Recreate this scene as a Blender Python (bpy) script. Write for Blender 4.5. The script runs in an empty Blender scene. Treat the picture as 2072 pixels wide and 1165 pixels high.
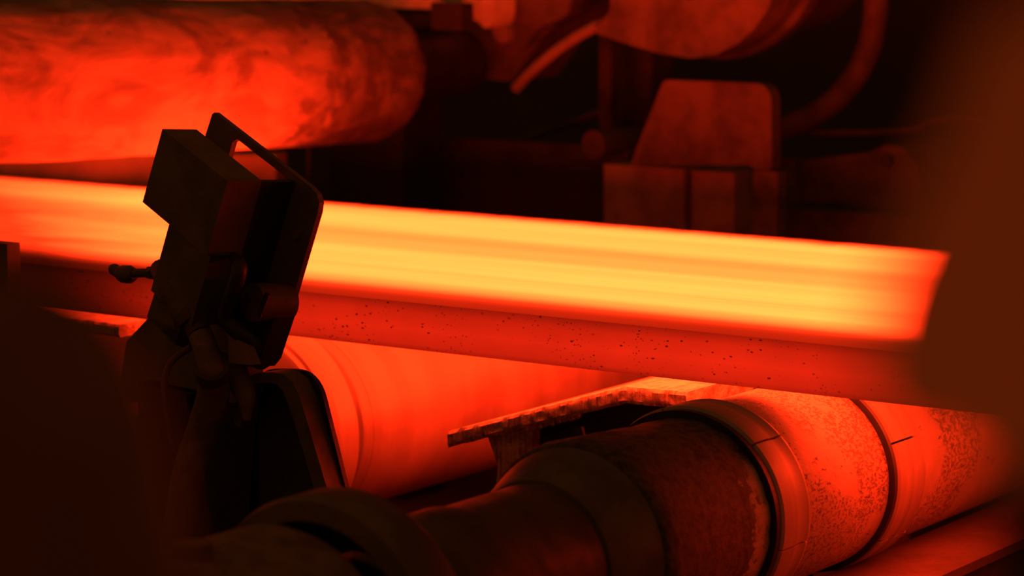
import bpy, bmesh, math, random
from mathutils import Vector, Matrix, noise

random.seed(7)
S = bpy.context.scene
COL = S.collection

# ------------------------------------------------------------------ camera
F, CX, CY = 5800.0, 1036.0, 582.5
YAW, PITCH = math.radians(34.4), math.atan2(582.5 + 233, 5800.0)
RIGHT = Vector((math.cos(YAW), math.sin(YAW), 0))
FWD = Vector((-math.sin(YAW) * math.cos(PITCH), math.cos(YAW) * math.cos(PITCH), -math.sin(PITCH)))
UP = RIGHT.cross(FWD)
CAM = Vector((3.34350763, -4.88306974, 0.98822395))
cd = bpy.data.cameras.new('camera'); co = bpy.data.objects.new('camera', cd); COL.objects.link(co)
cd.sensor_width = 36; cd.sensor_fit = 'HORIZONTAL'; cd.lens = F / 2072 * 36
m = Matrix((RIGHT, UP, -FWD)).transposed().to_4x4(); m.translation = CAM
co.matrix_world = m
cd.clip_start = 0.05
cd.dof.use_dof = True; cd.dof.focus_distance = 5.75; cd.dof.aperture_fstop = 2.6
S.camera = co

# ------------------------------------------------------------------ hall light and exposure
w = bpy.data.worlds.new('world'); S.world = w; w.use_nodes = True
bg = w.node_tree.nodes['Background']
bg.inputs[0].default_value = (1.0, 0.285, 0.05, 1); bg.inputs[1].default_value = 0.14
vs = S.view_settings
vs.view_transform = 'Standard'; vs.look = 'None'; vs.exposure = 0; vs.gamma = 1; vs.use_curve_mapping = False
S.cycles.use_denoising = True
S.cycles.max_bounces = 6

HOT = (1.0, 0.027, 0.004, 1)

# ------------------------------------------------------------------ helpers
def ray(x, y): return FWD + RIGHT * (x - CX) / F - UP * (y - CY) / F
def at(x, y, Y):                       # the point of the vertical plane Y = const seen at that spot
    r = ray(x, y); return CAM + r * ((Y - CAM.y) / r.y)
def far(x, y, d): return CAM + ray(x, y) * d

def obj(name, bm, mat, parent=None, smooth=True, bevel=0, angle=35):
    me = bpy.data.meshes.new(name)
    if bevel:
        es = [e for e in bm.edges if len(e.link_faces) == 2 and e.calc_face_angle(0) > math.radians(angle)]
        bmesh.ops.bevel(bm, geom=es, offset=bevel, segments=2, affect='EDGES', profile=0.6, clamp_overlap=True)
    bmesh.ops.recalc_face_normals(bm, faces=bm.faces)
    bm.to_mesh(me); bm.free()
    for x in (mat if isinstance(mat, (list, tuple)) else [mat]): me.materials.append(x)
    if smooth:
        me.shade_smooth()
        try: me.set_sharp_from_angle(angle=math.radians(angle))
        except Exception: pass
    o = bpy.data.objects.new(name, me); COL.objects.link(o)
    if parent: o.parent = parent
    return o

def thing(name, label, cat, loc=(0, 0, 0), group=None):
    o = bpy.data.objects.new(name, None); COL.objects.link(o); o.location = loc
    o.empty_display_size = .1
    tag(o, label, cat, group); return o
def tag(o, label, cat, group=None):
    o['label'] = label; o['category'] = cat
    if group: o['group'] = group
    return o
def struct(o): o['kind'] = 'structure'; return o

def add_box(bm, lo, hi, mtx=None):
    vs_ = [bm.verts.new(Vector((x, y, z)) if mtx is None else mtx @ Vector((x, y, z)))
           for x in (lo[0], hi[0]) for y in (lo[1], hi[1]) for z in (lo[2], hi[2])]
    for f in ((0, 1, 3, 2), (4, 6, 7, 5), (0, 4, 5, 1), (2, 3, 7, 6), (0, 2, 6, 4), (1, 5, 7, 3)):
        bm.faces.new([vs_[i] for i in f])
    return bm
def box(lo, hi): return add_box(bmesh.new(), lo, hi)

def prism(bm, poly, d):                # poly: list of Vector in a plane, d: extrusion vector
    a = [bm.verts.new(p) for p in poly]; b = [bm.verts.new(p + d) for p in poly]
    n = len(poly)
    bm.faces.new(a); bm.faces.new(b[::-1])
    for i in range(n): bm.faces.new((a[i], b[i], b[(i + 1) % n], a[(i + 1) % n]))
    return bm
def roundpoly(pts, rad, n=5):          # rounds the corners of a 2D polygon; rad: one radius or one per corner
    out = []
    N = len(pts)
    for i, p in enumerate(pts):
        r = rad[i] if isinstance(rad, (list, tuple)) else rad
        p = Vector(p); a = Vector(pts[i - 1]) - p; b = Vector(pts[(i + 1) % N]) - p
        if r <= 0: out.append(p); continue
        r = min(r, a.length * .45, b.length * .45)
        p0, p1 = p + a.normalized() * r, p + b.normalized() * r
        for k in range(n + 1):
            t = k / n; out.append(p0 * (1 - t) ** 2 + p * 2 * t * (1 - t) + p1 * t * t)
    return out

def lathe(bm, prof, c, segs=96, a0=0.0, a1=None, dirv=None, fn=None, caps=True):
    """turn (y, r) pairs about an axis along Y through c; a partial turn is closed into a solid with an inner radius"""
    full = a1 is None
    n = segs
    rows = []
    for (y, r) in prof:
        row = []
        for k in range(n if full else n + 1):
            a = (2 * math.pi * k / n) if full else a0 + (a1 - a0) * k / n
            rr = r + (fn(a, y, r) if fn else 0)
            row.append(bm.verts.new((c[0] + rr * math.sin(a), c[1] + y, c[2] + rr * math.cos(a))))
        rows.append(row)
    for i in range(len(rows) - 1):
        A, B = rows[i], rows[i + 1]
        for k in range(n):
            k2 = (k + 1) % len(A)
            bm.faces.new((A[k], A[k2], B[k2], B[k]))
    if full and caps:
        bm.faces.new(rows[0]); bm.faces.new(rows[-1][::-1])
    return rows
def ringseg(bm, prof, rin, c, a0, a1, segs=14):
    """a piece of a split collar: outer profile (y, r), inner radius rin"""
    loop = list(prof) + [(prof[-1][0], rin), (prof[0][0], rin)]
    rows = []
    for k in range(segs + 1):
        a = a0 + (a1 - a0) * k / segs
        rows.append([bm.verts.new((c[0] + r * math.sin(a), c[1] + y, c[2] + r * math.cos(a))) for y, r in loop])
    L = len(loop)
    for k in range(segs):
        for j in range(L):
            bm.faces.new((rows[k][j], rows[k][(j + 1) % L], rows[k + 1][(j + 1) % L], rows[k + 1][j]))
    bm.faces.new(rows[0]); bm.faces.new(rows[-1][::-1])
    return bm
def cyl(bm, p, q, r, n=20, r2=None):
    p, q = Vector(p), Vector(q); d = (q - p).normalized()
    u = d.orthogonal().normalized(); v = d.cross(u)
    r2 = r if r2 is None else r2
    A = [bm.verts.new(p + (u * math.cos(2 * math.pi * k / n) + v * math.sin(2 * math.pi * k / n)) * r) for k in range(n)]
    B = [bm.verts.new(q + (u * math.cos(2 * math.pi * k / n) + v * math.sin(2 * math.pi * k / n)) * r2) for k in range(n)]
    for k in range(n): bm.faces.new((A[k], A[(k + 1) % n], B[(k + 1) % n], B[k]))
    bm.faces.new(A[::-1]); bm.faces.new(B)
    return bm
def tube(bm, pts, r, n=16, sub=8):
    pts = [Vector(p) for p in pts]
    rs = r if isinstance(r, (list, tuple)) else [r] * len(pts)
    P = [pts[0] * 2 - pts[1]] + pts + [pts[-1] * 2 - pts[-2]]
    path, rad = [], []
    for i in range(1, len(P) - 2):
        for k in range(sub):
            t = k / sub
            p0, p1, p2, p3 = P[i - 1:i + 3]
            path.append(.5 * ((2 * p1) + (p2 - p0) * t + (2 * p0 - 5 * p1 + 4 * p2 - p3) * t * t + (3 * p1 - p0 - 3 * p2 + p3) * t ** 3))
            rad.append(rs[i - 1] * (1 - t) + rs[i] * t)
    path.append(pts[-1]); rad.append(rs[-1])
    u = None; rings = []
    for i, p in enumerate(path):
        d = (path[min(i + 1, len(path) - 1)] - path[max(i - 1, 0)]).normalized()
        u = d.orthogonal().normalized() if u is None else (u - d * u.dot(d)).normalized()
        v = d.cross(u)
        rings.append([bm.verts.new(p + (u * math.cos(2 * math.pi * k / n) + v * math.sin(2 * math.pi * k / n)) * rad[i]) for k in range(n)])
    for A, B in zip(rings, rings[1:]):
        for k in range(n): bm.faces.new((A[k], A[(k + 1) % n], B[(k + 1) % n], B[k]))
    bm.faces.new(rings[0][::-1]); bm.faces.new(rings[-1])
    return bm
def hexbolt(bm, p, d, r, h):
    return cyl(bm, p, Vector(p) + Vector(d).normalized() * h, r, 6)

# ------------------------------------------------------------------ materials
class NT:
    def __init__(s, name):
        s.m = bpy.data.materials.new(name); s.m.use_nodes = True
        s.t = s.m.node_tree; s.b = s.t.nodes['Principled BSDF']
        s.co = s.t.nodes.new('ShaderNodeTexCoord').outputs['Object']
    def n(s, typ, **kw):
        x = s.t.nodes.new(typ)
        for k, v in kw.items(): setattr(x, k, v)
        return x
    def l(s, a, b): s.t.links.new(a, b)
    def sock(s, i, v):
        if hasattr(v, 'links') or isinstance(v, bpy.types.NodeSocket): s.l(v, i)
        else: i.default_value = v
    def math(s, op, a, b=0.0, c=None, clamp=False):
        x = s.n('ShaderNodeMath', operation=op, use_clamp=clamp)
        s.sock(x.inputs[0], a); s.sock(x.inputs[1], b)
        if c is not None: s.sock(x.inputs[2], c)
        return x.outputs[0]
    def mapping(s, scale, loc=(0, 0, 0)):
        x = s.n('ShaderNodeMapping'); x.inputs['Scale'].default_value = scale; x.inputs['Location'].default_value = loc
        s.l(s.co, x.inputs[0]); return x.outputs[0]
    def noise(s, scale, detail=4, rough=.55, vec=None, dist=0):
        x = s.n('ShaderNodeTexNoise'); x.inputs['Scale'].default_value = scale; x.inputs['Detail'].default_value = detail
        x.inputs['Roughness'].default_value = rough; x.inputs['Distortion'].default_value = dist
        s.l(vec or s.co, x.inputs[0]); return x.outputs[0]
    def voro(s, scale, vec=None, feature='F1'):
        x = s.n('ShaderNodeTexVoronoi', feature=feature); x.inputs['Scale'].default_value = scale
        s.l(vec or s.co, x.inputs[0]); return x
    def ramp(s, fac, stops, interp='LINEAR'):
        x = s.n('ShaderNodeValToRGB'); r = x.color_ramp; r.interpolation = interp
        while len(r.elements) < len(stops): r.elements.new(.5)
        for e, (p, c) in zip(r.elements, stops):
            e.position = p; e.color = (c, c, c, 1) if not isinstance(c, (tuple, list)) else (*c, 1)
        s.l(fac, x.inputs[0]); return x.outputs[0]
    def rng(s, v, a, b, c=0.0, d=1.0, smooth=True):
        x = s.n('ShaderNodeMapRange', interpolation_type='SMOOTHSTEP' if smooth else 'LINEAR')
        s.sock(x.inputs[0], v)
        for i, q in zip((1, 2, 3, 4), (a, b, c, d)): x.inputs[i].default_value = q
        return x.outputs[0]
    def mix(s, f, a, b):
        x = s.n('ShaderNodeMix', data_type='RGBA')
        s.sock(x.inputs[0], f)
        for i, q in ((6, a), (7, b)):
            if isinstance(q, tuple): x.inputs[i].default_value = (*q, 1) if len(q) == 3 else q
            else: s.l(q, x.inputs[i])
        return x.outputs[2]
    def xyz(s):
        x = s.n('ShaderNodeSeparateXYZ'); s.l(s.co, x.inputs[0]); return x.outputs
    def bump(s, h, strength, dist=.01):
        x = s.n('ShaderNodeBump'); x.inputs['Strength'].default_value = strength; x.inputs['Distance'].default_value = dist
        s.l(h, x.inputs['Height']); s.l(x.outputs[0], s.b.inputs['Normal'])
    def base(s, c):
        if isinstance(c, tuple): s.b.inputs['Base Color'].default_value = (*c, 1)
        else: s.l(c, s.b.inputs['Base Color'])
    def rm(s, rough, metal=0.0, spec=.4):
        s.sock(s.b.inputs['Roughness'], rough); s.b.inputs['Metallic'].default_value = metal
        s.b.inputs['Specular IOR Level'].default_value = spec

def metal(name, c1, c2, scale=9, rough=.55, bump=.25, fine=90, metallic=0.0, spec=.4, lo=.35, hi=.68):
    t = NT(name)
    a = t.noise(scale, 6, .62); b = t.noise(fine, 3, .6)
    t.base(t.mix(t.rng(a, lo, hi), c1, c2))
    t.rm(t.rng(a, .3, .7, rough - .1, min(1, rough + .12)), metallic, spec)
    t.bump(t.math('ADD', t.math('MULTIPLY', a, .6), t.math('MULTIPLY', b, .35)), bump, .006)
    return t.m

M = {}
M['dark'] = metal('dark painted steel', (.09, .072, .05), (.05, .04, .03), 8, .55)
M['grime'] = metal('grimy brown steel', (.06, .038, .024), (.03, .021, .015), 11, .62)
M['black'] = metal('black rubber', (.022, .02, .018), (.012, .011, .01), 14, .5, spec=.3)
M['hose'] = metal('dusty hose', (.13, .09, .06), (.07, .05, .035), 16, .7)
M['machine'] = metal('dusty red-brown machine steel', (.145, .11, .09), (.065, .05, .04), 7, .7, .5, 60)
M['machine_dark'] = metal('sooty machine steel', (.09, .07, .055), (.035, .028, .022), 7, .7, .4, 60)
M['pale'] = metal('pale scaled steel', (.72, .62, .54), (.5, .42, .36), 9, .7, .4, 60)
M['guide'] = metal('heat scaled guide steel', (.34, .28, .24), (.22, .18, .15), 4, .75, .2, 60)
M['upright'] = metal('dusty upright steel', (.22, .17, .14), (.12, .095, .08), 6, .7, .5, 60)
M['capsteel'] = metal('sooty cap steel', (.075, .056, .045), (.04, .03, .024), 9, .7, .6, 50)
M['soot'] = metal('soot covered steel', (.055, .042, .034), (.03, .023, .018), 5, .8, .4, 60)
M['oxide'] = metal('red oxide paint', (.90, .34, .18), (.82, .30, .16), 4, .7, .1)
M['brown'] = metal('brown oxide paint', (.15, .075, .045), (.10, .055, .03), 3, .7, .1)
M['concrete'] = metal('sooty concrete', (.05, .04, .034), (.035, .028, .023), 1.2, .85, .5, 40)
M['floor'] = metal('sooty floor', (.06, .05, .042), (.03, .025, .022), 1.5, .8, .5, 30)

# barrel steel of the table rollers: smooth worn metal with faint turning marks
def worn(name, c1, c2, turn=26, rough=.42, metallic=.3):
    t = NT(name)
    a = t.noise(5, 5, .6); st = t.noise(1, 4, .6, t.mapping((1.2, turn, 1.2)))
    t.base(t.mix(t.rng(t.math('ADD', t.math('MULTIPLY', a, .5), t.math('MULTIPLY', st, .5)), .36, .64), c1, c2))
    t.rm(t.rng(a, .3, .7, rough - .08, rough + .15), metallic, .5)
    t.bump(t.noise(120, 3, .6), .12, .002)
    return t.m
M['worn'] = worn('worn roller steel', (.225, .182, .155), (.31, .255, .215), 14)
M['groove'] = worn('stained and shaded groove steel', (.17, .137, .115), (.26, .215, .18), 60)  # darker than the barrel: stain and the flange's shadow in one colour
M['collar'] = worn('collar steel', (.16, .13, .11), (.24, .197, .167), 40, .55, .05)

# pitted barrel of the near roller: elongated pits, denser on one weathered field
def pitted(name):
    t = NT(name)
    warp = t.noise(7, 3, .6)
    grain = t.noise(1, 5, .72, t.mapping((150, 85, 150)))
    grain2 = t.noise(1, 3, .6, t.mapping((85, 50, 85), (5, 2, 1)))
    mask = t.rng(t.noise(4.2, 3, .55), .47, .53)
    fine = t.math('MULTIPLY', t.rng(grain, .5, .6), t.math('MULTIPLY_ADD', mask, .72, .0), clamp=True)
    big = t.math('MULTIPLY', t.rng(grain2, .635, .665), t.rng(t.noise(9, 3), .40, .5))
    pit = t.math('MAXIMUM', fine, big)
    base = t.mix(t.rng(warp, .35, .65), (.30, .245, .21), (.24, .195, .165))
    t.base(t.mix(t.math('MULTIPLY', pit, .85), base, (.03, .022, .018)))
    t.rm(.55, .1, .4)
    t.bump(t.math('SUBTRACT', t.math('MULTIPLY', t.noise(70, 4, .6), .25), pit), .8, .006)
    return t.m
M['pitted'] = pitted('pitted roller steel')

# near end of the roller: thick dark crust that breaks up towards the collar
def crust(name):
    t = NT(name)
    Y = t.xyz()[1]
    a = t.noise(48, 7, .75); b = t.noise(5, 3, .6)
    edge = t.math('ADD', Y, t.math('MULTIPLY', t.math('SUBTRACT', t.noise(24, 6, .72), .5), .26))
    X = t.xyz()[0]
    f = t.math('MULTIPLY', t.rng(edge, -.305, -.28), t.rng(t.math('ADD', X, t.math('MULTIPLY', t.noise(16, 4), .1)), .17, .22))
    t.base(t.mix(f, t.mix(t.rng(a, .42, .62), (.085, .062, .042), (.022, .017, .013)), (.33, .265, .22)))
    t.rm(.72, 0, .3)
    t.bump(a, .8, .006)
    return t.m
M['crust'] = crust('crusted roller steel')

# upper roll: pale heat-scaled surface with swirls, dark flaking crust at its far end that also paints in the dimmer light there
def scaled(name):
    t = NT(name)
    Y = t.xyz()[1]
    sw = t.noise(5, 6, .6, t.mapping((1, .55, 1)), 1.4)
    fine = t.noise(24, 5, .65)
    c = t.mix(t.rng(sw, .36, .62), (.13, .10, .08), (.27, .22, .185))
    vd = t.math('ADD', t.voro(15).outputs['Distance'], t.math('MULTIPLY', t.math('SUBTRACT', t.noise(45, 4, .7), .5), .4))
    sp = t.rng(vd, .04, .16, 1, 0)
    sp = t.math('MULTIPLY', sp, t.rng(t.noise(4, 2), .46, .56))
    c = t.mix(t.math('MULTIPLY', sp, .75), c, (.04, .03, .025))
    edge = t.math('ADD', Y, t.math('MULTIPLY', t.math('SUBTRACT', t.noise(9, 7, .72), .5), 1.0))
    f = t.rng(edge, 1.36, 1.44)
    c = t.mix(t.math('MULTIPLY', f, t.rng(t.noise(12, 5, .7), .36, .6, .45, 1)), c, (.075, .056, .045))
    t.base(c); t.rm(.7, 0, .35)
    t.bump(t.math('ADD', t.math('MULTIPLY', sw, 1.2), t.math('MULTIPLY', fine, .5)), .5, .012)
    return t.m
M['scaled'] = scaled('heat scaled roll steel')

# torch-cut plate: bright top, ragged striated edge
def torch(name):
    t = NT(name)
    a = t.noise(34, 6, .7); st = t.noise(1, 5, .75, t.mapping((130, 8, 10)))
    h = t.math('ADD', t.math('MULTIPLY', a, .5), t.math('MULTIPLY', st, .5))
    t.base(t.mix(t.rng(h, .4, .58), (.24, .19, .155), (.66, .58, .5)))
    t.rm(.36, .55, .6)
    t.bump(h, .9, .008)
    return t.m
M['torch'] = torch('torch cut plate steel')

# hot steel, top and side: what shows is its own heat; colder at its edges, where the scale is thick and where the cold roll touched it
def hot_top():
    t = NT('hot steel upper face')
    x, y, z = t.xyz()
    edge = t.math('ADD', y, t.math('MULTIPLY', t.math('SUBTRACT', t.noise(14, 5, .7, t.mapping((1, .5, 1))), .5), t.rng(y, .6, 1.2, 0, .06)))
    u = t.math('DIVIDE', edge, 1.36)
    prof = t.ramp(u, [(0, .025), (.04, .10), (.09, .5), (.15, .92), (.30, 1.0), (.43, .95), (.52, .68), (.60, .62), (.70, .86),
                      (.86, .98), (.93, .8), (.965, .22), (.985, .05), (1, .035)])
    st = t.noise(1, 4, .55, t.mapping((.3, 6.5, 1)))
    st2 = t.noise(1, 3, .55, t.mapping((1.3, 30, 1)))
    s = t.math('MULTIPLY', prof, t.math('ADD', t.rng(st, .3, .7, .78, 1.15, False), t.rng(st2, .3, .7, -.02, .02, False)))
    mott = t.noise(1, 5, .6, t.mapping((1.6, 4.5, 1)), .6)
    cold = t.rng(t.math('ADD', t.math('MULTIPLY_ADD', y, 1.3, x), t.math('MULTIPLY', t.math('SUBTRACT', mott, .5), .5)), -1.28, -.45, .09, 1.0, False)
    s = t.math('MULTIPLY', s, cold)
    t.base((.05, .04, .04)); t.rm(.9, 0, .1)
    t.b.inputs['Emission Color'].default_value = HOT
    t.l(t.math('MULTIPLY', s, 23.0), t.b.inputs['Emission Strength'])
    return t.m
def hot_side():
    t = NT('hot steel side face under scale')
    x, y, z = t.xyz()
    prof = t.ramp(t.math('DIVIDE', z, .118), [(0, .45), (.12, .8), (.4, 1), (.7, .78), (.9, .38), (1, .5)])
    v = t.voro(1, t.mapping((46, 46, 80))).outputs['Distance']
    clus = t.rng(t.noise(6, 3, .6), .45, .55)
    v = t.math('ADD', v, t.math('MULTIPLY', t.math('SUBTRACT', t.noise(150, 3, .7), .5), .35))
    sp = t.math('MULTIPLY', t.rng(v, .12, .2, 1, 0), clus)
    v2 = t.voro(1, t.mapping((95, 95, 130), (2, 2, 2))).outputs['Distance']
    sp2 = t.math('MULTIPLY', t.rng(v2, .14, .24, 1, 0), t.rng(t.noise(9, 3, .6, t.mapping((1, 1, 1), (4, 4, 4))), .5, .6))
    sp = t.math('MAXIMUM', sp, t.math('MULTIPLY', sp2, .8))
    s = t.math('MULTIPLY', prof, t.math('SUBTRACT', 1.0, t.math('MULTIPLY', sp, .85)))
    s = t.math('MULTIPLY', s, t.rng(t.noise(3, 4, .6), .3, .7, .85, 1.12, False))
    s = t.math('MULTIPLY', s, t.rng(x, -1.35, -.55, .05, 1.0))
    t.base((.05, .04, .04)); t.rm(.8, 0, .2)
    t.b.inputs['Emission Color'].default_value = (1, .021, .0045, 1)
    t.l(t.math('MULTIPLY', s, .78), t.b.inputs['Emission Strength'])
    return t.m
def hot_under():
    t = NT('hot steel lower face')
    x, y, z = t.xyz()
    s = t.ramp(t.math('DIVIDE', y, 1.36), [(0, .5), (.02, 1), (.9, 1), (1, .05)])
    t.base((.05, .04, .04)); t.rm(.9, 0, .1)
    t.b.inputs['Emission Color'].default_value = HOT
    t.l(t.math('MULTIPLY', s, t.math('MULTIPLY', t.rng(x, -1.6, .2, 1.5, 20.0, False), t.rng(x, .7, 1.5, 1, .3))), t.b.inputs['Emission Strength'])  # unseen glow graded along X to place light on the rollers and plate
    return t.m
M['hot_top'], M['hot_side'], M['hot_under'] = hot_top(), hot_side(), hot_under()

# ------------------------------------------------------------------ the setting
struct(obj('floor', box((-9, -9, -1.0), (9, 9, -.9)), M['floor'], smooth=False))
struct(obj('wall_back', box((-9, 4.6, -.9), (9, 4.8, 4.5)), M['concrete'], smooth=False))

# ------------------------------------------------------------------ the glowing slab
def slab():
    bm = bmesh.new()
    x0, x1, n = -5.0, 2.1, 360
    T, Wd, b = .118, 1.36, .014
    rows = []
    for i in range(n + 1):
        x = x0 + (x1 - x0) * i / n
        rag = (noise.noise((x * 9, 0, 1)) * .5 + noise.noise((x * 31, 3, 1)) * .35 + noise.noise((x * 80, 5, 1)) * .2) * .006
        zr = T + rag * .35
        sec = [(0, .012), (0, T - b), (b * .3, T - b * .3), (b, T), (.35, T), (.9, T), (Wd - .02, zr), (Wd - .004 + rag, zr - .008),
               (Wd + rag, T - .03), (Wd, .012), (Wd - .012, 0), (.012, 0)]
        rows.append([bm.verts.new((x, y, z)) for y, z in sec])
    L = len(rows[0])
    for i in range(n):
        for j in range(L):
            f = bm.faces.new((rows[i][j], rows[i + 1][j], rows[i + 1][(j + 1) % L], rows[i][(j + 1) % L]))
            f.material_index = 0 if 1 <= j <= 6 else (2 if j == 10 else 1)
    for r in (rows[0], rows[-1][::-1]):
        bm.faces.new(r).material_index = 1
    o = obj('hot_slab', bm, [M['hot_top'], M['hot_side'], M['hot_under']], angle=60)
    return tag(o, 'long glowing yellow-orange steel slab with a red scale-flecked side, lying on the rollers', 'steel slab')
slab()

# ------------------------------------------------------------------ table roller behind the sensor
r1 = thing('table_roller', 'red-lit smooth roller with a wide end flange, behind the tilted sensor box', 'roller', (-.8, 0, -.9))
c1 = (0, 0, .643)
bm = bmesh.new(); lathe(bm, [(.275, .19), (.277, .2265), (.285, .229), (1.75, .230)], c1, 128); obj('barrel', bm, M['worn'], r1)
bm = bmesh.new(); lathe(bm, [(.188, .188), (.205, .188), (.222, .205), (.238, .208), (.248, .219), (.277, .2255)], c1, 128); obj('relief_groove', bm, M['groove'], r1)
bm = bmesh.new(); lathe(bm, [(.085, .222), (.089, .234), (.099, .2385), (.101, .2375), (.103, .2465), (.116, .2545), (.119, .253), (.123, .2555), (.183, .2555), (.19, .250), (.19, .2)], c1, 128); obj('end_flange', bm, M['worn'], r1)
bm = bmesh.new(); lathe(bm, [(-.26, .095), (-.25, .10), (-.02, .10), (-.01, .135), (.07, .135)], c1, 64); obj('journal', bm, M['dark'], r1)
bm = bmesh.new(); add_box(bm, (-.16, 1.75, 0), (.16, 1.95, .78)); obj('bearing_stand', bm, M['machine_dark'], r1, bevel=.012)
bm = bmesh.new(); add_box(bm, (-.13, -.24, 0), (.06, -.06, .60)); obj('bearing_stand', bm, M['dark'], r1, bevel=.012)

# ------------------------------------------------------------------ near roller with split collars
r2 = thing('table_roller', 'large pitted roller with two split collars and a dark crusted near end', 'roller', (.57, 0, -.9))
c2 = (0, 0, .689)
bm = bmesh.new(); lathe(bm, [(-.125, .192), (-.12, .195), (.23, .195), (.236, .191), (.245, .191)], c2, 128, ); obj('barrel', bm, M['pitted'], r2)
bm = bmesh.new(); lathe(bm, [(.2335, .19), (.2335, .2065), (.246, .2065), (.246, .19)], c2, 128); obj('gap_shade_ring', bm, M['black'], r2, angle=30)  # black ring standing in for the shaded gap before the far collar
bm = bmesh.new(); lathe(bm, [(-.2485, .185), (-.2485, .2045), (-.2355, .2045), (-.2355, .185)], c2, 128); obj('gap_shade_ring', bm, M['black'], r2, angle=30)  # likewise, painted shade on the near side of the near collar
bm = bmesh.new(); lathe(bm, [(.37, .190), (.378, .195), (1.7, .195)], c2, 128); obj('far_barrel', bm, M['pitted'], r2)
def crustfn(a, y, r):
    return .0035 * noise.noise((math.sin(a) * 7, y * 14, math.cos(a) * 7)) if y > -.62 else 0
prof = [(-.64, .196), (-.632, .204), (-.6, .2065), (-.52, .203)]
prof += [(-.52 + .02 * k, .203 - .013 * min(1, k / 9)) for k in range(1, 15)] + [(-.236, .188)]
bm = bmesh.new(); lathe(bm, prof, c2, 144, fn=crustfn); obj('crusted_end', bm, M['crust'], r2, angle=50)
bm = bmesh.new(); lathe(bm, [(-.752, .150), (-.75, .156), (-.735, .163), (-.665, .188), (-.64, .196)], c2, 96); obj('hub_cone', bm, M['dark'], r2)
bm = bmesh.new(); lathe(bm, [(-1.19, .146), (-1.18, .152), (-1.02, .156), (-.99, .150), (-.752, .150)], c2, 96); obj('journal', bm, M['grime'], r2)
bm = bmesh.new(); lathe(bm, [(-1.30, .12), (-1.22, .125), (-1.19, .125)], c2, 64); obj('neck', bm, M['black'], r2)
bm = bmesh.new(); lathe(bm, [(1.7, .1), (2.0, .1)], c2, 48); obj('far_journal', bm, M['dark'], r2)
bm = bmesh.new(); add_box(bm, (-.15, 1.75, 0), (.15, 1.95, .82)); obj('bearing_stand', bm, M['machine_dark'], r2, bevel=.012)
bm = bmesh.new()
p = Vector((.57, 0, -.211)); hexbolt(bm, (-.075, -.5, c2[2] + .187), (-.35, 0, 1), .011, .016); obj('plug', bm, M['black'], r2)
profs = {1: [(-.236, .197), (-.232, .2055), (-.226, .2095), (-.178, .2095), (-.168, .2075), (-.150, .2065), (-.132, .2095), (-.125, .2085), (-.122, .205)],
         2: [(.245, .199), (.249, .2055), (.255, .2095), (.285, .2095), (.295, .2065), (.308, .2065), (.316, .2092), (.332, .2092), (.342, .2062), (.354, .2062), (.364, .209), (.372, .207)]}
for k, off in ((1, 43), (2, 67)):
    col = bpy.data.objects.new('collar', None); COL.objects.link(col); col.parent = r2; col.empty_display_size = .05
    for q in range(6):
        a0 = math.radians(off + 60 * q + .6); a1 = math.radians(off + 60 * q + 59.4)
        bm = ringseg(bmesh.new(), profs[k], .180, c2, a0, a1, 20)
        obj('collar_segment', bm, M['collar'], col, angle=14)

# bearing of the near roller
bh = thing('bearing_housing', 'dark bearing housing with a bolted cap, on the near end of the pitted roller', 'bearing housing', (.57, -1.515, -.9))
cb = (0, 0, .689)
bm = bmesh.new(); lathe(bm, [(.12, .20), (.125, .232), (.14, .238), (.22, .238), (.235, .23), (.235, .13)], cb, 96, caps=False)
obj('round_shell', bm, M['dark'], bh)
bm = bmesh.new(); add_box(bm, (-.26, -.2, 0), (.26, .13, .55)); obj('base_pillar', bm, M['dark'], bh, bevel=.02)
# cap block with a sloping roof
poly = [Vector((x, -.36, z)) for x, z in roundpoly([(-.30, .40), (.17, .40), (.17, .775), (.06, .868), (-.08, .888), (-.30, .80)], [.02, .02, .03, .06, .06, .05])]
bm = prism(bmesh.new(), poly, Vector((0, .46, 0))); obj('cap', bm, M['hose'], bh, bevel=.008)
bm = bmesh.new(); hexbolt(bm, (.10, -.36, .735), (0, -1, 0), .028, .03); obj('cap_bolt', bm, M['hose'], bh, bevel=.003)
bm = bmesh.new(); hexbolt(bm, (-.18, -.36, .735), (0, -1, 0), .028, .03); obj('cap_bolt', bm, M['hose'], bh, bevel=.003)
bm = bmesh.new(); cyl(bm, (-.03, -.13, .875), (-.03, -.13, .90), .03, 20); obj('grease_fitting', bm, M['dark'], bh, bevel=.004)

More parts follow.
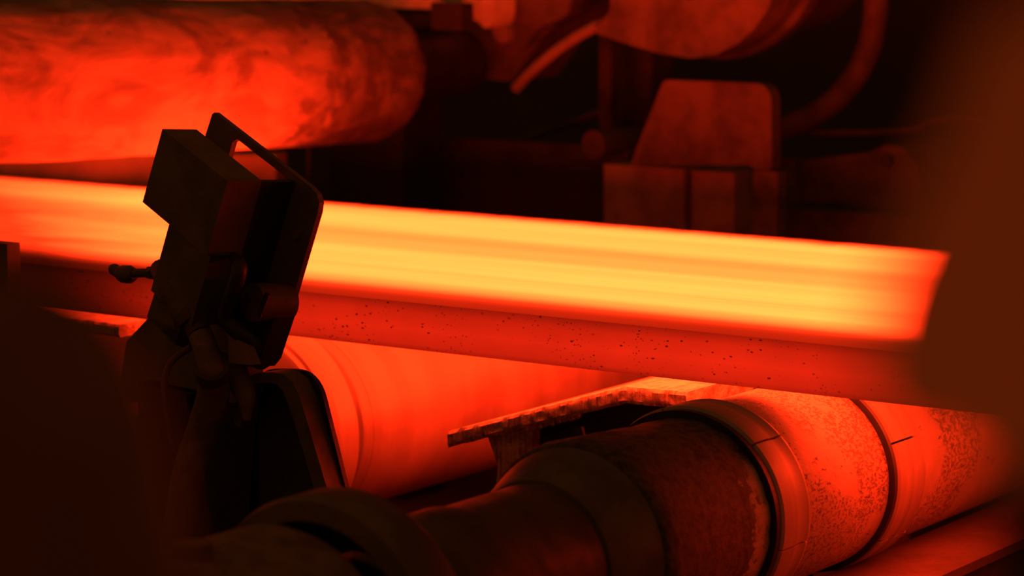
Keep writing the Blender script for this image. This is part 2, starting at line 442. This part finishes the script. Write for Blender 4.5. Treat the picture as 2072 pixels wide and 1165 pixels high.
# ------------------------------------------------------------------ apron plates between the rollers
def apron(name, label, path, th, y0, y1, rib=None):
    """path: list of (x, z) of the upper face from low tip to flat end"""
    t = thing(name, label, 'plate', (path[0][0], y0, -.9))
    bm = bmesh.new()
    pts = []
    for (xa, za), (xb, zb) in zip(path, path[1:]):
        n = max(2, int(math.hypot(xb - xa, zb - za) / .006))
        for k in range(n): pts.append((xa + (xb - xa) * k / n, za + (zb - za) * k / n))
    pts.append(path[-1])
    V = []
    for i, (x, z) in enumerate(pts):
        def rough(j):
            return .0016 * noise.noise((x * 45, j * .9, 0)) + .0022 * noise.noise((x * 150, j * .5, 4))
        nz = .0022 * noise.noise((x * 38, 0, 9)) + .0016 * noise.noise((x * 120, 0, 3))
        row = [(x, y1, z), (x, y0 + .06, z), (x, y0 + .004 + rough(0), z + nz * .6)]
        for j in (1, 2, 3, 4):
            row.append((x, y0 + rough(j), z - th * j / 5))
        row += [(x, y0 + .004 + rough(6), z - th + nz * 1.3), (x, y0 + .06, z - th), (x, y1, z - th)]
        V.append([bm.verts.new((q[0] - path[0][0], q[1] - y0, q[2] + .9)) for q in row])
    L = len(V[0])
    for a, b in zip(V, V[1:]):
        for j in range(L): bm.faces.new((a[j], a[(j + 1) % L], b[(j + 1) % L], b[j]))
    bm.faces.new(V[0][::-1]); bm.faces.new(V[-1])
    obj('bent_plate', bm, M['torch'], t, angle=28)
    return t
ap = apron('apron_plate', 'bent steel plate with a ragged flame-cut edge, between the two big rollers', [(-.203, -.178), (.230, -.0405), (.245, -.036), (.395, -.032)], .035, .05, 1.2)
bx = -.203
def local(x, y, z): return Vector((x - bx, y - .05, z + .9))
poly = [local(x, .075, z) for x, z in [(-.115, -.181), (.0, -.1445), (.0, -.9), (-.05, -.9), (-.06, -.42), (-.092, -.28), (-.088, -.245)]]
bm = prism(bmesh.new(), poly, Vector((0, .03, 0))); obj('support_rib', bm, M['torch'], ap, bevel=.003)
poly = [local(x, .16, z) for x, z in [(-.08, -.170), (.0, -.146), (.228, -.074), (.31, -.069), (.31, -.9), (-.04, -.9)]]
bm = prism(bmesh.new(), poly, Vector((0, .6, 0))); obj('light_block', bm, M['black'], ap, smooth=False)  # black box added below the plate to block light from behind
bm = bmesh.new()
for k in range(9):
    x = -.01 + .016 * k; z = -.178 + (x - -.203) * .3175 - .035
    bmesh.ops.create_icosphere(bm, subdivisions=1, radius=.010 + .004 * random.random(), matrix=Matrix.Translation(local(x, .072, z)))
obj('weld_bead', bm, M['torch'], ap)
ap2 = apron('apron_plate', 'flat plate glimpsed glowing under the slab at far left, beside the knobbed bolt', [(-2.0, -.03), (-1.9, -.022), (-1.12, -.022)], .03, .02, 1.2)
bm = box((.3, .1, 0), (.5, .2, .845)); obj('support_post', bm, M['machine_dark'], ap2, smooth=False)

# ------------------------------------------------------------------ upper roll over the slab
ur = thing('pinch_roll', 'big scaled upper roll glowing red above the slab at upper left', 'roll', (-1.8, 0, -.9))
TILT = math.tan(math.radians(2.2))
bm = bmesh.new()
def lump(a, y, r):
    s = (math.sin(a) * 3, y * 3, math.cos(a) * 3)
    v = .0045 * noise.noise(s) + .0025 * noise.noise([q * 3 for q in s])
    k = max(0, min(1, (y - 1.35) / .12))
    return v + k * .006 * noise.noise([q * 5 for q in s])
prof = [(-.4 + 2.26 * k / 150, .209) for k in range(151)] + [(1.88, .203), (1.9, .192)]
lathe(bm, prof, (0, 0, 1.341), 120, fn=lump)
for v in bm.verts: v.co.z += TILT * (1.9 - v.co.y)
obj('barrel', bm, M['scaled'], ur, angle=60)
bm = bmesh.new(); lathe(bm, [(1.9, .10), (2.35, .10)], (0, 0, 1.345), 48); obj('journal', bm, M['black'], ur)
bm = bmesh.new(); lathe(bm, [(-.75, .11), (-.4, .11)], (0, 0, 1.33 + TILT * 2.1), 48); obj('journal', bm, M['machine_dark'], ur)
bm = box((-.32, 2.1, 0), (-.04, 2.3, 1.5)); obj('bearing_stand', bm, M['black'], ur, bevel=.02)
bm = box((-.2, -.72, 0), (.2, -.55, 1.55)); obj('bearing_stand', bm, M['machine_dark'], ur, bevel=.02)

# ------------------------------------------------------------------ tilted sensor box in front of the slab
A_ = Vector((.9002, -.2435, -.361)); B_ = Vector((.2351, .9696, -.0676)); V_ = Vector((.3665, -.024, .9301))
T0 = Vector((-.4287, -.4448, .5347))
sb = thing('sensor_box', 'dark tilted sensor box on a slotted plate, silhouetted against the slab', 'sensor')
mt = Matrix((A_, B_, V_)).transposed().to_4x4(); mt.translation = T0
sb.matrix_world = mt
PW, PH = .395, .425
# back plate with a slot at its top
th = .012
Wm = Matrix((A_, B_, V_)).transposed()
def L(x, y, b):                        # point of the device's own plane b seen at that spot, in the device's coordinates
    r = ray(x, y); k = (B_.dot(T0 + B_ * b) - B_.dot(CAM)) / B_.dot(r)
    return Wm.transposed() @ (CAM + r * k - T0)
def plate_with_slot():
    bm = bmesh.new()
    x0, x1, z1, z0 = .086, .300, -.0165, -.08
    def strip(poly): prism(bm, [Vector((x, 0, z)) for x, z in poly], Vector((0, th, 0)))
    strip([(-.03, -.485), (0, -.006), (.006, 0), (x0, 0), (x0, z1 - .012), (x0, z0), (x0, -.49)])
    strip([(x0, z1 - .012), (x0, 0), (PW - .045, 0), (PW - .018, -.004), (PW - .004, -.016), (PW, -.035), (x1 + .03, -.035), (x1, z1 - .008), (x1 - .01, z1), (x0 + .012, z1)])
    strip([(x1, z1 - .008), (x1 + .03, -.035), (PW, -.035), (PW, -.36), (PW - .035, -.40), (x1, -.42)])
    strip([(x0, z0), (x1, z0), (x1, -.42), (x0, -.49)])
    bmesh.ops.remove_doubles(bm, verts=bm.verts, dist=1e-5)
    return bm
obj('back_plate', plate_with_slot(), M['dark'], sb, smooth=False)
# hood: shallow box with a cheek running back to the plate
HA, HB = .068, .306
bm = box((HA, -.165, -.170), (HB, -.082, -.010)); obj('hood', bm, M['dark'], sb, bevel=.006)
bm = box((HB - .010, -.082, -.33), (HB, 0, -.012)); obj('cheek', bm, M['black'], sb, bevel=.002)
bm = box((HA + .075, -.145, -.33), (HB - .012, 0, -.171)); obj('lower_body', bm, M['dark'], sb, bevel=.006)
for (s, t) in ((.03, -.21), (.03, -.30), (.01, -.42), (.36, -.10), (.365, -.22)):
    bm = bmesh.new(); hexbolt(bm, (s, 0, t), (0, -1, 0), .011, .012); obj('bolt', bm, M['dark'], sb)
# round slotted dial and the strap beside it
dl = bmesh.new(); dc_ = L(511, 612, -.085); cyl(dl, dc_, dc_ + Vector((0, .085, 0)), .038, 32); dial = obj('dial', dl, M['grime'], sb, bevel=.004)
p_, q_ = L(541, 594, -.087), L(524, 640, -.087)
bm = bmesh.new(); cyl(bm, p_, q_, .0055, 8); obj('dial_slot', bm, M['black'], dial)
bm = bmesh.new(); tube(bm, [L(472, 518, -.10), L(484, 540, -.12), L(474, 585, -.12), L(458, 640, -.11), L(485, 672, -.09), L(520, 700, -.05), L(530, 722, -.02)], [.010, .016, .017, .017, .018, .020, .016], 14); obj('strap', bm, M['black'], sb)
# yoke and foot
bm = prism(bmesh.new(), [L(x, y, -.05) for x, y in [(460, 650), (556, 640), (528, 726), (515, 742), (470, 736)]], Vector((0, .05, 0))); obj('yoke', bm, M['black'], sb, bevel=.003)
bm = prism(bmesh.new(), [L(x, y, -.10) for x, y in [(462, 672), (484, 690), (504, 738), (462, 734)]], Vector((0, .03, 0))); obj('yoke_cheek', bm, M['hose'], sb, bevel=.003)
# cable gland
g0, g1, g2 = L(350, 585, -.12), L(388, 640, -.12), L(404, 674, -.12)
bm = bmesh.new(); tube(bm, [L(325, 545, -.06), g0, L(372, 618, -.12), g1], [.022, .030, .034, .036], 16); cyl(bm, g1, g1 + (g2 - g1) * .45, .042, 8, .036); cyl(bm, g1 + (g2 - g1) * .4, g2, .026, 24, .024); obj('cable_gland', bm, M['grime'], sb)
# knobbed bolt sticking out to the left
k = [L(322, 553, -.02), L(290, 552, -.02), L(266, 553, -.02)]
bm = bmesh.new(); tube(bm, k, .0095, 12); kb = obj('knob_bolt', bm, M['dark'], sb)
bm = bmesh.new(); tube(bm, [L(272, 554, -.02), L(262, 555, -.02), L(250, 554, -.02), L(240, 550, -.02), L(231, 545, -.02), L(226, 542, -.02)], [.012, .0195, .019, .013, .013, .009], 14); obj('knob', bm, M['dark'], kb)
bm = bmesh.new(); cyl(bm, L(302, 552, -.02), L(311, 552, -.02), .014, 6); obj('nut', bm, M['dark'], kb)
bm = prism(bmesh.new(), [L(x, y, .0) for x, y in [(303, 640), (500, 735), (500, 815), (235, 815), (256, 690)]], Vector((0, .04, 0))); obj('foot', bm, M['dark'], sb, bevel=.004)

def W(s, b, t): return T0 + A_ * s + B_ * b + V_ * t
# hoses
def WL(x, y, b): return T0 + Wm @ L(x, y, b)
hs = [WL(405, 676, -.12), WL(418, 710, -.12), WL(428, 750, -.12), at(432, 795, -.60), at(415, 860, -.58), at(385, 950, -.6), at(365, 1060, -.62), at(350, 1160, -.64)]
bm = bmesh.new(); tube(bm, hs, [.024, .025, .028, .033, .034, .034, .034, .034], 18); ho = tag(obj('hose', bm, M['hose']), 'thick dusty hose hanging from the gland of the tilted sensor box', 'hose')
bm = bmesh.new(); cyl(bm, hs[2] - (hs[3] - hs[2]) * .18, hs[2] + (hs[3] - hs[2]) * .22, .034, 24); obj('hose_clamp', bm, M['grime'], ho)
bm = bmesh.new(); tube(bm, [at(388, 700, -.55), at(345, 735, -.55), at(333, 790, -.55), at(350, 900, -.55)], .007, 10); tag(obj('cable', bm, M['hose']), 'thin cable looping left of the thick dusty hose', 'cable')
bm = bmesh.new(); tube(bm, [at(455, 735, -.56), at(478, 760, -.56), at(497, 800, -.565), at(500, 850, -.57)], [.022, .026, .022, .008], 12); o = obj('cable_sleeve', bm, M['hose'], sb); o.matrix_parent_inverse = mt.inverted()

# pedestal with the rounded sheet cover under the sensor
pd = thing('pedestal', 'dark pedestal with a round-cornered sheet cover, under the sensor box', 'pedestal', (-.4, -.5, -.9))
def pl(x, y, Y): return at(x, y, Y) - Vector((-.4, -.5, -.9))
def cover(name, px, Y, th, mat, rad):
    q = [pl(x, y, Y) for x, y in px]
    pts = roundpoly([(v.x, v.z) for v in q], rad, 8)
    bm = prism(bmesh.new(), [Vector((x, q[0].y, z)) for x, z in pts], Vector((0, th, 0)))
    return obj(name, bm, mat, pd, bevel=.004, angle=50)
cover('sheet_cover', [(524, 746), (640, 748), (725, 1090), (500, 1090)], -.50, .012, M['black'], [.04, .06, 0, 0])
q0 = [(505, 850), (512, 800), (524, 766), (545, 750), (580, 746), (605, 750), (625, 766), (640, 800), (667, 890), (695, 985), (725, 1090)]
bm = bmesh.new()
rim = [pl(x, y, -.50) for x, y in q0]
ins = [pl(x, y, -.50) for x, y in [(519, 858), (526, 806), (536, 780), (552, 768), (578, 766), (592, 770), (604, 782), (616, 812), (643, 896), (670, 990), (700, 1092)]]
for (p, q, a, b) in zip(rim, rim[1:], ins, ins[1:]):
    f, k = Vector((0, -.05, 0)), Vector((0, .0, 0))
    vs8 = [bm.verts.new(v) for v in (p + f, q + f, b + f, a + f, p, q, b, a)]
    for fc in ((0, 1, 2, 3), (7, 6, 5, 4), (0, 4, 5, 1), (2, 6, 7, 3)): bm.faces.new([vs8[i] for i in fc])
bmesh.ops.remove_doubles(bm, verts=bm.verts, dist=1e-4)
obj('cover_rim', bm, M['dark'], pd)
b0 = pl(330, 768, -.42); b1 = pl(575, 1000, -.42)
bm = box((b0.x, -.0, 0), (b1.x, .16, b0.z)); obj('base_block', bm, M['black'], pd, bevel=.01)
bm = box((b0.x - .02, -.03, b0.z - .03), (b0.x + .16, .17, b0.z)); obj('base_flange', bm, M['black'], pd, bevel=.006)

# ------------------------------------------------------------------ machinery behind the slab
def bgbox(p0, p1, Y, d, zlow=None):
    a, b = at(*p0, Y), at(*p1, Y)
    return (min(a.x, b.x), Y, zlow if zlow is not None else min(a.z, b.z)), (max(a.x, b.x), Y + d, max(a.z, b.z))
# side guide under the upper roll
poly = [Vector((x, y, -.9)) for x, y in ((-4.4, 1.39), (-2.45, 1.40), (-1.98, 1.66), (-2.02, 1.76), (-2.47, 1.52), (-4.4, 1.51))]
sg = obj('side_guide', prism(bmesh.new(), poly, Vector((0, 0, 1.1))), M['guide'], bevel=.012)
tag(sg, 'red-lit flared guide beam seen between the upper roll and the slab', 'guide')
# sooty plate added across the gap to catch the slab's red glow
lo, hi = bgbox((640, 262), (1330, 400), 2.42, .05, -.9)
tag(obj('glow_catch_plate', box(lo, hi), M['soot'], bevel=.006), 'dim sooty upright plate added to catch the red glow between the upper roll and the machine block', 'plate')
# guide block with cap
Yb = 2.1
gb = thing('guide_block', 'dusty machine block with a chamfered cap, beyond the slab right of centre', 'machine', (at(1222, 400, Yb).x, Yb, -.9))
ox = at(1222, 400, Yb).x
def gl(x, y, Y): v = at(x, y, Y); return Vector((v.x - ox, Y - Yb, v.z + .9))
zt = gl(1300, 337, Yb).z
wA = gl(1383, 400, Yb).x
bm = box((0, 0, 0), (wA, .14, zt)); obj('upright', bm, M['upright'], gb, bevel=.006)
bm = box((wA + .014, .02, 0), (gl(1478, 400, Yb).x, .2, zt - .004)); obj('upright', bm, M['upright'], gb, bevel=.006)
bm = box((.02, .05, 0), (wA - .012, .44, zt - .01)); obj('core', bm, M['machine_dark'], gb, bevel=.006)
cap = [gl(x, y, Yb - .05) for x, y in [(1276, 334), (1288, 300), (1343, 162), (1560, 170), (1562, 345), (1535, 345), (1515, 334)]]
pts = roundpoly([(v.x, v.z) for v in cap], [0, .0, .015, .05, .01, .01, .01], 8)
bm = prism(bmesh.new(), [Vector((x, cap[0].y, z)) for x, z in pts], Vector((0, .05, 0))); obj('cap', bm, M['capsteel'], gb, bevel=.008, angle=50)
a, b = gl(1525, 345, Yb - .04), gl(1572, 470, Yb - .04)
bm = box((a.x, a.y, 0), (b.x, a.y + .05, a.z)); obj('side_leg', bm, M['machine_dark'], gb, bevel=.006)
# drum end above it
Yd = 2.3
dc = at(1402, -110, Yd)
Rd = (at(1402, -110, Yd) - at(1402, 117, Yd)).length
dr = thing('drum_housing', 'rusty round drum end hanging at the top, right of the slanted rod', 'machine', (dc.x, Yd, dc.z))
def dl_(x, y): return at(x, y, Yd) - dc
q = [dl_(x, y) for x, y in [(1236, -200), (1234, 25), (1207, 48), (1207, 68), (1260, 86), (1330, 107), (1400, 118), (1450, 110), (1490, 90), (1525, 60), (1553, 20), (1575, -40), (1585, -200)]]
pts = roundpoly([(v.x, v.z) for v in q], .012, 4)
bm = prism(bmesh.new(), [Vector((x, 0, z)) for x, z in pts], Vector((0, .10, 0))); obj('end_cover', bm, M['machine'], dr, bevel=.012, angle=50)
bm = bmesh.new(); lathe(bm, [(.10, Rd - .015), (.155, Rd - .01), (.16, Rd + .012), (.21, Rd + .012), (.215, Rd - .05), (.6, Rd - .05)], (0, 0, 0), 96)
obj('drum', bm, M['machine_dark'], dr)
bm = box((-.12, .3, Rd - .1), (.12, .6, 3.2 - dc.z)); obj('hanger', bm, M['machine_dark'], dr, bevel=.02)
# columns behind the drum
def column(p0, p1, Y, d, label, mat='machine_dark'):
    lo, hi = bgbox(p0, p1, Y, d, -.9)
    o = obj('column', box(lo, hi), M[mat], bevel=.008); return tag(o, label, 'column')
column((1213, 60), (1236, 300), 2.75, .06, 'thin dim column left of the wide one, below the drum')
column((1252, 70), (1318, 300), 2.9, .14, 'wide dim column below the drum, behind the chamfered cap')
lo, hi = bgbox((1216, 258), (1290, 318), 2.25, .2)
bm = bmesh.new(); cyl(bm, ((lo[0] + hi[0]) / 2 - .02, 2.14, (lo[2] + hi[2]) / 2), ((lo[0] + hi[0]) / 2 + .0, 2.36, (lo[2] + hi[2]) / 2 - .0), .042, 24)
vc = ((lo[0] + hi[0]) / 2, 2.6, (lo[2] + hi[2]) / 2)
add_box(bm, (vc[0] - .03, 2.25, -.9), (vc[0] + .03, 2.35, vc[2]))
tag(obj('valve_body', bm, M['soot']), 'small dim valve body on a post at the left foot of the chamfered cap', 'valve')
# hoses and rods
bm = bmesh.new(); tube(bm, [at(x, y, 2.6) for x, y in [(1755, -160), (1771, -60), (1772, 20), (1757, 100), (1715, 175), (1655, 228), (1590, 256), (1520, 275), (1440, 285)]], .036, 20)
tag(obj('hose', bm, M['capsteel']), 'thick hose bending in a big arc at upper right', 'hose')
bm = bmesh.new(); tube(bm, [at(x, y, Y) for x, y, Y in [(1044, 178, 2.46), (1070, 150, 2.44), (1120, 107, 2.41), (1165, 76, 2.37), (1212, 50, 2.34)]], .0165, 16)
tag(obj('rod', bm, M['guide']), 'short slanted rod left of the drum, catching red light', 'rod')
bm = bmesh.new(); tube(bm, [at(x, y, 2.9) for x, y in [(1003, 470), (1012, 400), (1030, 330), (1060, 285), (1120, 262), (1180, 240), (1240, 215)]], .011, 12)
tag(obj('pipe', bm, M['machine_dark']), 'thin faint pipe curving in the dark left of the machine block', 'pipe')
bm = bmesh.new(); tube(bm, [at(556, 250, 1.9), at(552, 310, 1.9), at(546, 345, 1.9), at(540, 400, 1.9), at(538, 460, 1.9), at(538, 460, 1.9) * 1 - Vector((0, 0, at(538, 460, 1.9).z + .9))], .006, 10)
tag(obj('wire', bm, M['machine']), 'thin bent wire seen through the slot of the sensor plate', 'wire')
bm = bmesh.new(); tube(bm, [at(625, 260, 1.85), at(624, 350, 1.85), at(622, 430, 1.85), at(622, 430, 1.85) - Vector((0, 0, at(622, 430, 1.85).z + .9))], .005, 10)
tag(obj('wire', bm, M['machine_dark']), 'thin upright wire just above the top right corner of the sensor plate', 'wire')
# chock beside the far end of the upper roll
Yc = 2.5
ck = thing('roll_chock', 'lumpy red-lit casting hanging right of the upper roll', 'machine', at(1000, 100, Yc))
def cl(x, y, Y): return at(x, y, Y) - at(1000, 100, Yc)
def chunk(name, px, Y, d, mat, rough=.006, bev=.012):
    q = [cl(x, y, Y) for x, y in px]
    pts = roundpoly([(v.x, v.z) for v in q], .02, 3)
    bm = prism(bmesh.new(), [Vector((x, q[0].y, z)) for x, z in pts], Vector((0, d, 0)))
    return obj(name, bm, M[mat], ck, bevel=bev, angle=50)
chunk('casting', [(925, 50), (980, 40), (1080, 50), (1130, -90), (1150, -90), (1150, 20), (1095, 80), (1060, 130), (1035, 165), (985, 160), (955, 140)], Yc, .25, 'machine')
chunk('upper_arm', [(1010, 60), (1100, -120), (1185, -120), (1150, 30), (1085, 60), (1060, 100)], Yc - .05, .12, 'machine')
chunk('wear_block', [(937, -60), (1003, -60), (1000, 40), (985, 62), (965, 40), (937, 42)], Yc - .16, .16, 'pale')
chunk('lug', [(992, 55), (1028, 50), (1028, 85), (1008, 88)], Yc - .08, .08, 'guide')
chunk('rib', [(925, 90), (945, 80), (975, 150), (955, 155)], Yc - .04, .05, 'machine_dark')
# dark stop at the far end of the upper roll and a lit beam above it
lo, hi = bgbox((872, 8), (934, 62), 1.915, .06)
lo = (lo[0], lo[1], lo[2]); hi = (hi[0], hi[1], hi[2] + 0.004)
st = obj('roll_stop', box(lo, hi), M['black'], bevel=.008); tag(st, 'small black stop block at the upper right end of the upper roll', 'block')
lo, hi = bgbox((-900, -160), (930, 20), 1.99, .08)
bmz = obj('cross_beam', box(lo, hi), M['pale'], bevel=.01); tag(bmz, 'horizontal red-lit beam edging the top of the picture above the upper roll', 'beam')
# dim machinery at right behind the slab
Ym = 2.5
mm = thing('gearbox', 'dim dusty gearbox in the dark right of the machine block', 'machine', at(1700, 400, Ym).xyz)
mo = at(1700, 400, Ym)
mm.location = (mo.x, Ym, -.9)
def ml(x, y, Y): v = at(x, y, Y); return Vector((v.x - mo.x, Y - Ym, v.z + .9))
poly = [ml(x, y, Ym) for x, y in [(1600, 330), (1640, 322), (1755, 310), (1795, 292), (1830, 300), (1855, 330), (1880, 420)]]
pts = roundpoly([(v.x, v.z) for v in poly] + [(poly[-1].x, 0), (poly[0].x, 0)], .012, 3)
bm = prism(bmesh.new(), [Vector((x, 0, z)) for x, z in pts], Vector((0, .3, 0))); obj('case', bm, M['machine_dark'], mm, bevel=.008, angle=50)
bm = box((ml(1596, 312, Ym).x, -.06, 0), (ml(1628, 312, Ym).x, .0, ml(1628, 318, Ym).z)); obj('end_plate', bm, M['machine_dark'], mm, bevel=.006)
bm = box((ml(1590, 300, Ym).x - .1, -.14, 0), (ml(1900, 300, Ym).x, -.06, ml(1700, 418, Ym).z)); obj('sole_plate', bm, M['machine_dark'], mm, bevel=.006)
bm = bmesh.new(); cyl(bm, ml(1800, 325, Ym) + Vector((0, -.03, 0)), ml(1800, 325, Ym) + Vector((0, .01, 0)), .02, 6); obj('bolt', bm, M['black'], mm)
bm = bmesh.new(); tube(bm, [at(x, y, 2.75) for x, y in [(1640, 268), (1760, 268), (1850, 262), (1880, 248), (1930, 240), (2000, 245)]], .009, 10)
tag(obj('pipe', bm, M['machine_dark']), 'thin level pipe above the dim gearbox, below the hose arc', 'pipe')

# ------------------------------------------------------------------ lower frame beam at right
fb = thing('girder', 'red-lit girder under the pitted roller in the lower right corner', 'girder', (.74, 0, -.9))
bm = box((-.095, -.4, .475), (.105, 1.70, .495)); obj('top_flange', bm, M['soot'], fb, bevel=.004)
bm = box((-.02, -.4, .02), (.02, 1.70, .475)); obj('web', bm, M['machine_dark'], fb, smooth=False)
bm = box((-.095, -.4, 0), (.105, 1.70, .02)); obj('bottom_flange', bm, M['machine_dark'], fb, smooth=False)

# ------------------------------------------------------------------ things close to the lens
def near(name, label, cat, px, d, th, mat, rad, bev):
    q = [far(x, y, d) for x, y in px]
    o = thing(name, label, cat, q[0])
    uu = [((v - q[0]).dot(RIGHT), (v - q[0]).dot(UP)) for v in q]
    pts = roundpoly(uu, rad, 6)
    bm = prism(bmesh.new(), [RIGHT * x + UP * y for x, y in pts], FWD * th)
    obj('panel', bm, M[mat], o, bevel=bev, angle=50)
    return o, q
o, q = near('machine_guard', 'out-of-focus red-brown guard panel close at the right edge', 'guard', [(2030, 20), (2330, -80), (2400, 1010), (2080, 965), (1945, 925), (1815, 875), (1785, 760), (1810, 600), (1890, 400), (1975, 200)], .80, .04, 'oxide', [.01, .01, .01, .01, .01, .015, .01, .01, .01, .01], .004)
z0 = q[0]
a = far(2078, 900, .86) - z0
bm = box((a.x - .011, a.y - .011, -.9 - z0.z), (a.x + .011, a.y + .011, a.z + .1)); obj('post', bm, M['black'], o, bevel=.004)  # black post placed close to the lens to darken the lower right corner
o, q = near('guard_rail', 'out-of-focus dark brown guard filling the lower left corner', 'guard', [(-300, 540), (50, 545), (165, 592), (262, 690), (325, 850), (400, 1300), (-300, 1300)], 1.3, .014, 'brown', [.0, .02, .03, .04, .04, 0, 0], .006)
z0 = q[0]
a = far(60, 1250, 1.36) - z0
bm = box((a.x - .02, a.y - .02, -.9 - z0.z), (a.x + .02, a.y + .02, a.z + .04)); obj('post', bm, M['brown'], o, bevel=.004)
# little stop block on the left edge, in front of the slab
lo, hi = bgbox((-70, 486), (16, 560), -.3, .04, -.9)
tag(obj('stop_block', box(lo, hi), M['dark'], bevel=.008), 'small dark block poking up at the left edge before the slab', 'block')
